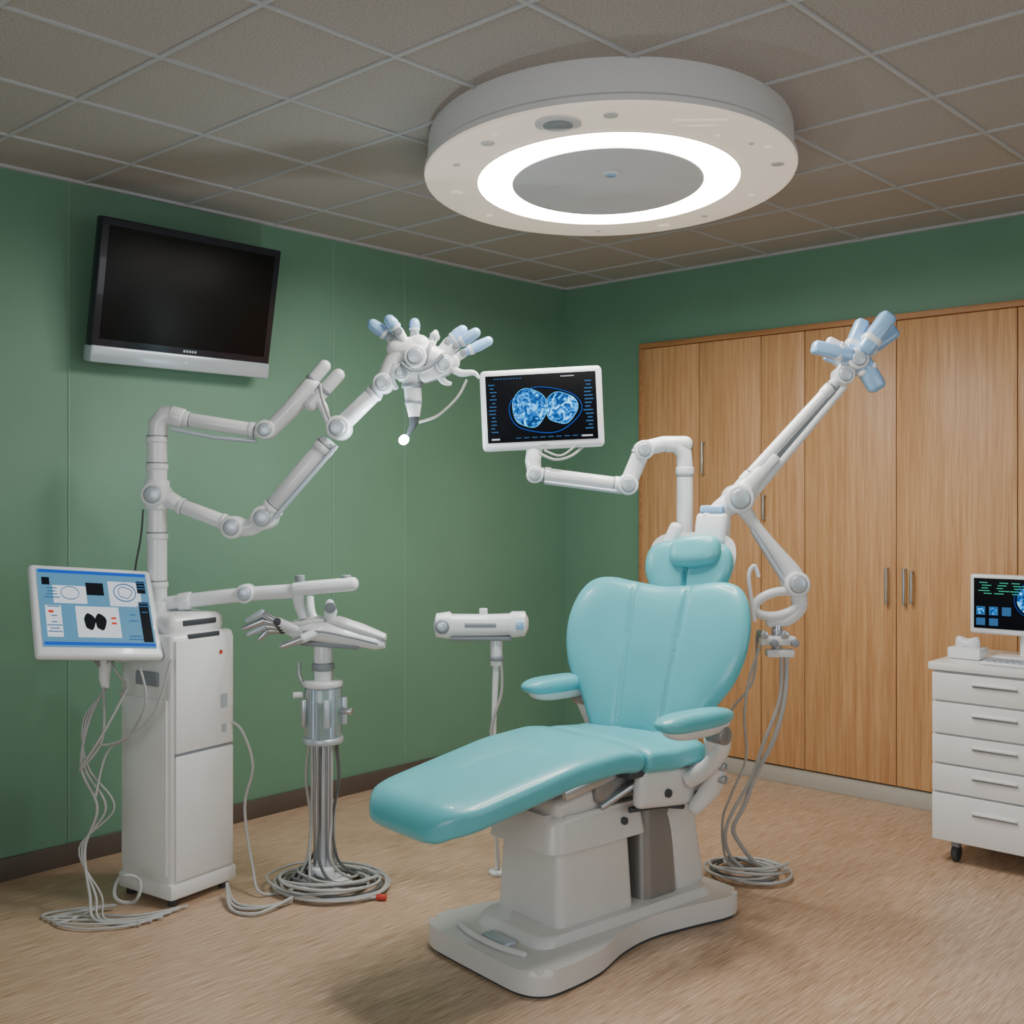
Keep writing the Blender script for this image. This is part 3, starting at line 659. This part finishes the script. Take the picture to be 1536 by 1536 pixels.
# ------------------------------------------------------------ robotic arm above chair head
Y=4.0
g=Grp('robotic_arm',T(.80,Y,1.40),I4)
box(g,'mount_block',(.09,.08,.07),(.735,Y+.02,1.375),M_arm,.018,rot=Ry(-30),seg=3)
tube(g,'mount_bar',[(.70,Y+.02,1.34),(.76,Y+.01,1.40),(.81,Y,1.435)],[.035,.04,.045],M_arm,smooth=4,rnd=True)
joint(g,'shoulder',(.815,Y,1.44),.052,.11)
P0=Vector((.83,Y,1.46)); P1=Vector((1.18,Y,1.865))
d=(P1-P0); nrm=Vector((d.z,0,-d.x)).normalized()
tube(g,'boom_cover',[P0,P0+d*.18],[.044,.034],M_arm,rnd=True,seg=20)
link(g,'boom_main',P0-nrm*.02,P1-nrm*.008,.024,.019)
tube(g,'boom_parallel',[P0+nrm*.036,P1+nrm*.028],[.016,.013],M_arm,seg=16)
tube(g,'boom_rail',[P0+nrm*.012+Vector((0,-.005,0)),P1+nrm*.011],.006,M_grey)
box(g,'boom_clamp',(.10,.06,.03),tuple(P0+d*.25+nrm*.005),M_arm,.008,rot=Ry(-49))
joint(g,'wrist',(1.195,Y,1.885),.034,.085)
tube(g,'hand_body',[(1.195,Y,1.88),(1.23,Y,1.935),(1.26,Y,1.96)],[.035,.042,.036],M_arm,smooth=4,rnd=True,seg=20)
joint(g,'hand_hub',(1.235,Y-.01,1.94),.038,.11)
def slab(nm,a,b_,w,t,m=M_blue):
    a=Vector(a);b_=Vector(b_);L=(b_-a).length; ang=math.degrees(math.atan2(b_.z-a.z,b_.x-a.x)); c=(a+b_)/2
    box(g,nm,(L,w,t),tuple(c),m,t*.30,rot=Ry(-ang),seg=4)
    box(g,nm+'_cuff',(L*.24,w*1.10,t*1.12),tuple(a.lerp(b_,.34)),M_arm,t*.3,rot=Ry(-ang),seg=3)
slab('paddle_1',(1.22,Y-.03,1.95),(1.075,Y-.05,1.985),.06,.05)
slab('paddle_2',(1.22,Y+.02,1.96),(1.275,Y+.02,2.09),.06,.046)
slab('paddle_3',(1.25,Y-.04,1.96),(1.35,Y-.05,2.10),.07,.06)
slab('paddle_4',(1.25,Y+.04,1.95),(1.40,Y+.05,2.06),.07,.06)
slab('paddle_5',(1.25,Y-.02,1.94),(1.315,Y-.04,1.83),.06,.065)
slab('paddle_6',(1.21,Y+.03,1.94),(1.14,Y+.03,1.965),.05,.04)
slab('paddle_7',(1.20,Y-.03,1.975),(1.13,Y-.03,2.01),.04,.03,M_arm)
tube(g,'lower_limb',[(.83,Y-.01,1.41),(.88,Y-.01,1.34),(.95,Y-.01,1.25),(1.01,Y-.01,1.17),(1.03,Y-.01,1.12)],[.03,.022,.026,.036,.038],M_arm,smooth=5,rnd=True,seg=18)
tube(g,'lower_rod',[(.86,Y-.03,1.33),(.94,Y-.03,1.20),(.985,Y-.03,1.13)],[.009,.009,.009],M_silver)
joint(g,'lower_joint',(1.02,Y-.01,1.135),.045,.10)
ringp=[(.955+.078*math.cos(a)+.025*math.sin(a),Y-.02,1.063+.045*math.sin(a)) for a in [2*math.pi*i/16 for i in range(17)]]
tube(g,'grip_ring',ringp,.017,M_arm,smooth=2)
tube(g,'grip_base',[(1.03,Y-.01,1.11),(1.035,Y-.01,1.05),(.99,Y-.01,1.005),(.93,Y-.01,.995)],[.03,.028,.024,.018],M_arm,smooth=4,rnd=True)
box(g,'valve_block',(.13,.06,.035),(.955,Y-.01,.93),M_arm,.01)
cyl(g,'valve_stem',(.955,Y-.01,.90),(.955,Y-.01,1.0),.018,M_steel)
for i in range(4): cyl(g,'valve_knob_%d'%i,(.90+.037*i,Y-.06,.955-.03*(i%2)),(.90+.037*i,Y+.02,.955-.03*(i%2)),.014,M_grey if i%2 else M_steel)
box(g,'valve_lower',(.10,.05,.03),(.965,Y-.01,.885),M_arm,.008)
tube(g,'hose_hook',[(.87,Y-.03,1.0),(.855,Y-.03,1.10),(.85,Y-.03,1.17),(.87,Y-.03,1.2),(.885,Y-.03,1.16)],.008,M_arm,smooth=5)
HP=[[(.99,Y-.01,.89),(.985,Y-.01,.74),(.95,Y,.58),(.89,Y+.03,.44),(.85,Y+.05,.32),(.82,Y+.10,.22),(.86,Y+.16,.14),(.93,Y+.22,.05),(1.0,Y+.26,.015)],
    [(.97,Y-.01,.89),(.965,Y-.01,.72),(.91,Y,.56),(.87,Y+.03,.42),(.81,Y+.05,.30),(.79,Y+.10,.20),(.82,Y+.16,.10),(.90,Y+.20,.02)],
    [(.90,Y-.01,.92),(.86,Y,.80),(.84,Y,.66),(.85,Y+.02,.50),(.80,Y+.04,.36),(.78,Y+.10,.25),(.80,Y+.16,.10),(.85,Y+.20,.02)],
    [(.885,Y,.95),(.875,Y+.02,.78),(.80,Y+.05,.66),(.76,Y+.06,.52)]]
for i,h in enumerate(HP): cable(g,'hose_%d'%i,h,[.009,.007,.005,.005][i],M_cable)
coil(g,'hose_coil',(.90,Y+.24),.155,5,M_cable,.006); coil(g,'hose_coil_2',(.88,Y+.23),.12,3,M_cableD,.005)

# ------------------------------------------------------------ drawer cabinet
g=Grp('drawer_cabinet',RM@T(2.486,-.705))
Wd,Dp=.62,.50
box(g,'carcass',(Wd,Dp,.675),(Wd/2,Dp/2+.01,.42),M_white,.006)
box(g,'countertop',(Wd+.02,Dp+.03,.032),(Wd/2,Dp/2,.777),M_white,.006)
zz=[.756,.640,.510,.393,.279,.086]
for i in range(5):
    h=zz[i]-zz[i+1]
    box(g,'drawer_%d'%i,(Wd-.012,.02,h-.008),(Wd/2,0,(zz[i]+zz[i+1])/2),M_white,.003)
    zt=(zz[i]+zz[i+1])/2+h*.18
    box(g,'drawer_%d_pull'%i,(.17,.014,.010),(Wd*.40,-.015,zt),M_white,.004)
    box(g,'drawer_%d_recess'%i,(.17,.004,.006),(Wd*.40,-.011,zt-.009),M_grey,.001)
for i,(x_,y_) in enumerate([(.08,.05),(Wd-.08,.05),(.08,Dp-.05),(Wd-.08,Dp-.05)]):
    cyl(g,'caster_%d'%i,(x_-.012,y_,.034),(x_+.012,y_,.034),.034,M_dgrey); box(g,'caster_fork_%d'%i,(.03,.04,.03),(x_,y_,.07),M_grey,.006)
g=Grp('desktop_monitor',RM@T(2.74,-.43,.794)@Rz(0))
box(g,'stand_base',(.20,.14,.012),(0,.02,.006),M_arm,.005)
tube(g,'stand_neck',[(0,.05,.01),(0,.05,.12),(0,.035,.18)],.02,M_arm)
FD=g.E@T(0,0,.215)@Rz(4)
box(g,'shell',(.40,.03,.245),(0,.015,0),M_arm,.012,F=FD,seg=3)
box(g,'screen',(.365,.004,.205),(0,-.001,.004),E_navy,.001,F=FD)
Q=FD@T(.015,-.003,.004)
bars(g,'ui_text',[(-.15+.06*(i%3)+rc(.01),.085-.011*(i//3),random.uniform(.02,.045),.003) for i in range(15)],E_green,Q,-.001)
bars(g,'ui_blocks',[(-.17,-.03,.035,.035),(-.12,-.03,.035,.035),(-.07,-.03,.035,.035),(-.17,-.075,.035,.03),(-.12,-.075,.035,.03)],E_dim,Q,-.001)
disc(g,'ui_scan_1',(-.17,-.03),.013,.015,M_scan,Q,-.002); disc(g,'ui_scan_2',(-.12,-.03),.013,.015,M_scan,Q,-.002); disc(g,'ui_scan_3',(.03,.02),.06,.06,M_scan,Q,-.002)
outl(g,'ui_scan_ring',(.03,.02),.07,.07,E_blue,Q,-.002,.001)
g=Grp('computer_keyboard',RM@T(2.80,-.62,.7945))
box(g,'body',(.28,.11,.012),(0,0,.006),M_arm,.004)
bm=bmesh.new()
for i in range(11):
    for j in range(4): addbox(bm,(.018,.018,.005),(-.12+.024*i,-.036+.024*j,.0145))
finish(bm,'keys',M_silver,g,smooth=False)
g=Grp('tissue_box',RM@T(2.565,-.53,.7945))
box(g,'carton',(.13,.10,.045),(0,0,.0225),M_white,.006)
puff(g,'tissue',[(.05*math.cos(a),.03*math.sin(a)+.01*math.sin(3*a)) for a in [2*math.pi*i/24 for i in range(24)]],M_arm,.03,.02,F=g.E@T(.0,0,.06),rings=6,pw=2)

# ------------------------------------------------------------ lights
l=bpy.data.lights.new('probe_tip_light','POINT'); l.energy=7; l.color=(.85,.95,1); l.shadow_soft_size=.02
o=bpy.data.objects.new('probe_tip_light',l); o.location=(-.41,4.03,1.615); COL.objects.link(o)
w=bpy.data.worlds.new('World'); SC.world=w; w.use_nodes=True
w.node_tree.nodes['Background'].inputs[0].default_value=(.5,.55,.6,1); w.node_tree.nodes['Background'].inputs[1].default_value=.3

# ------------------------------------------------------------ camera
cd=bpy.data.cameras.new('camera'); cd.sensor_width=36; cd.lens=1660/1536*36; cd.shift_y=-18/1536; cd.clip_start=.05
co=bpy.data.objects.new('camera',cd); COL.objects.link(co); co.location=(0,0,1.436); co.rotation_euler=(R(90),0,0)
SC.camera=co
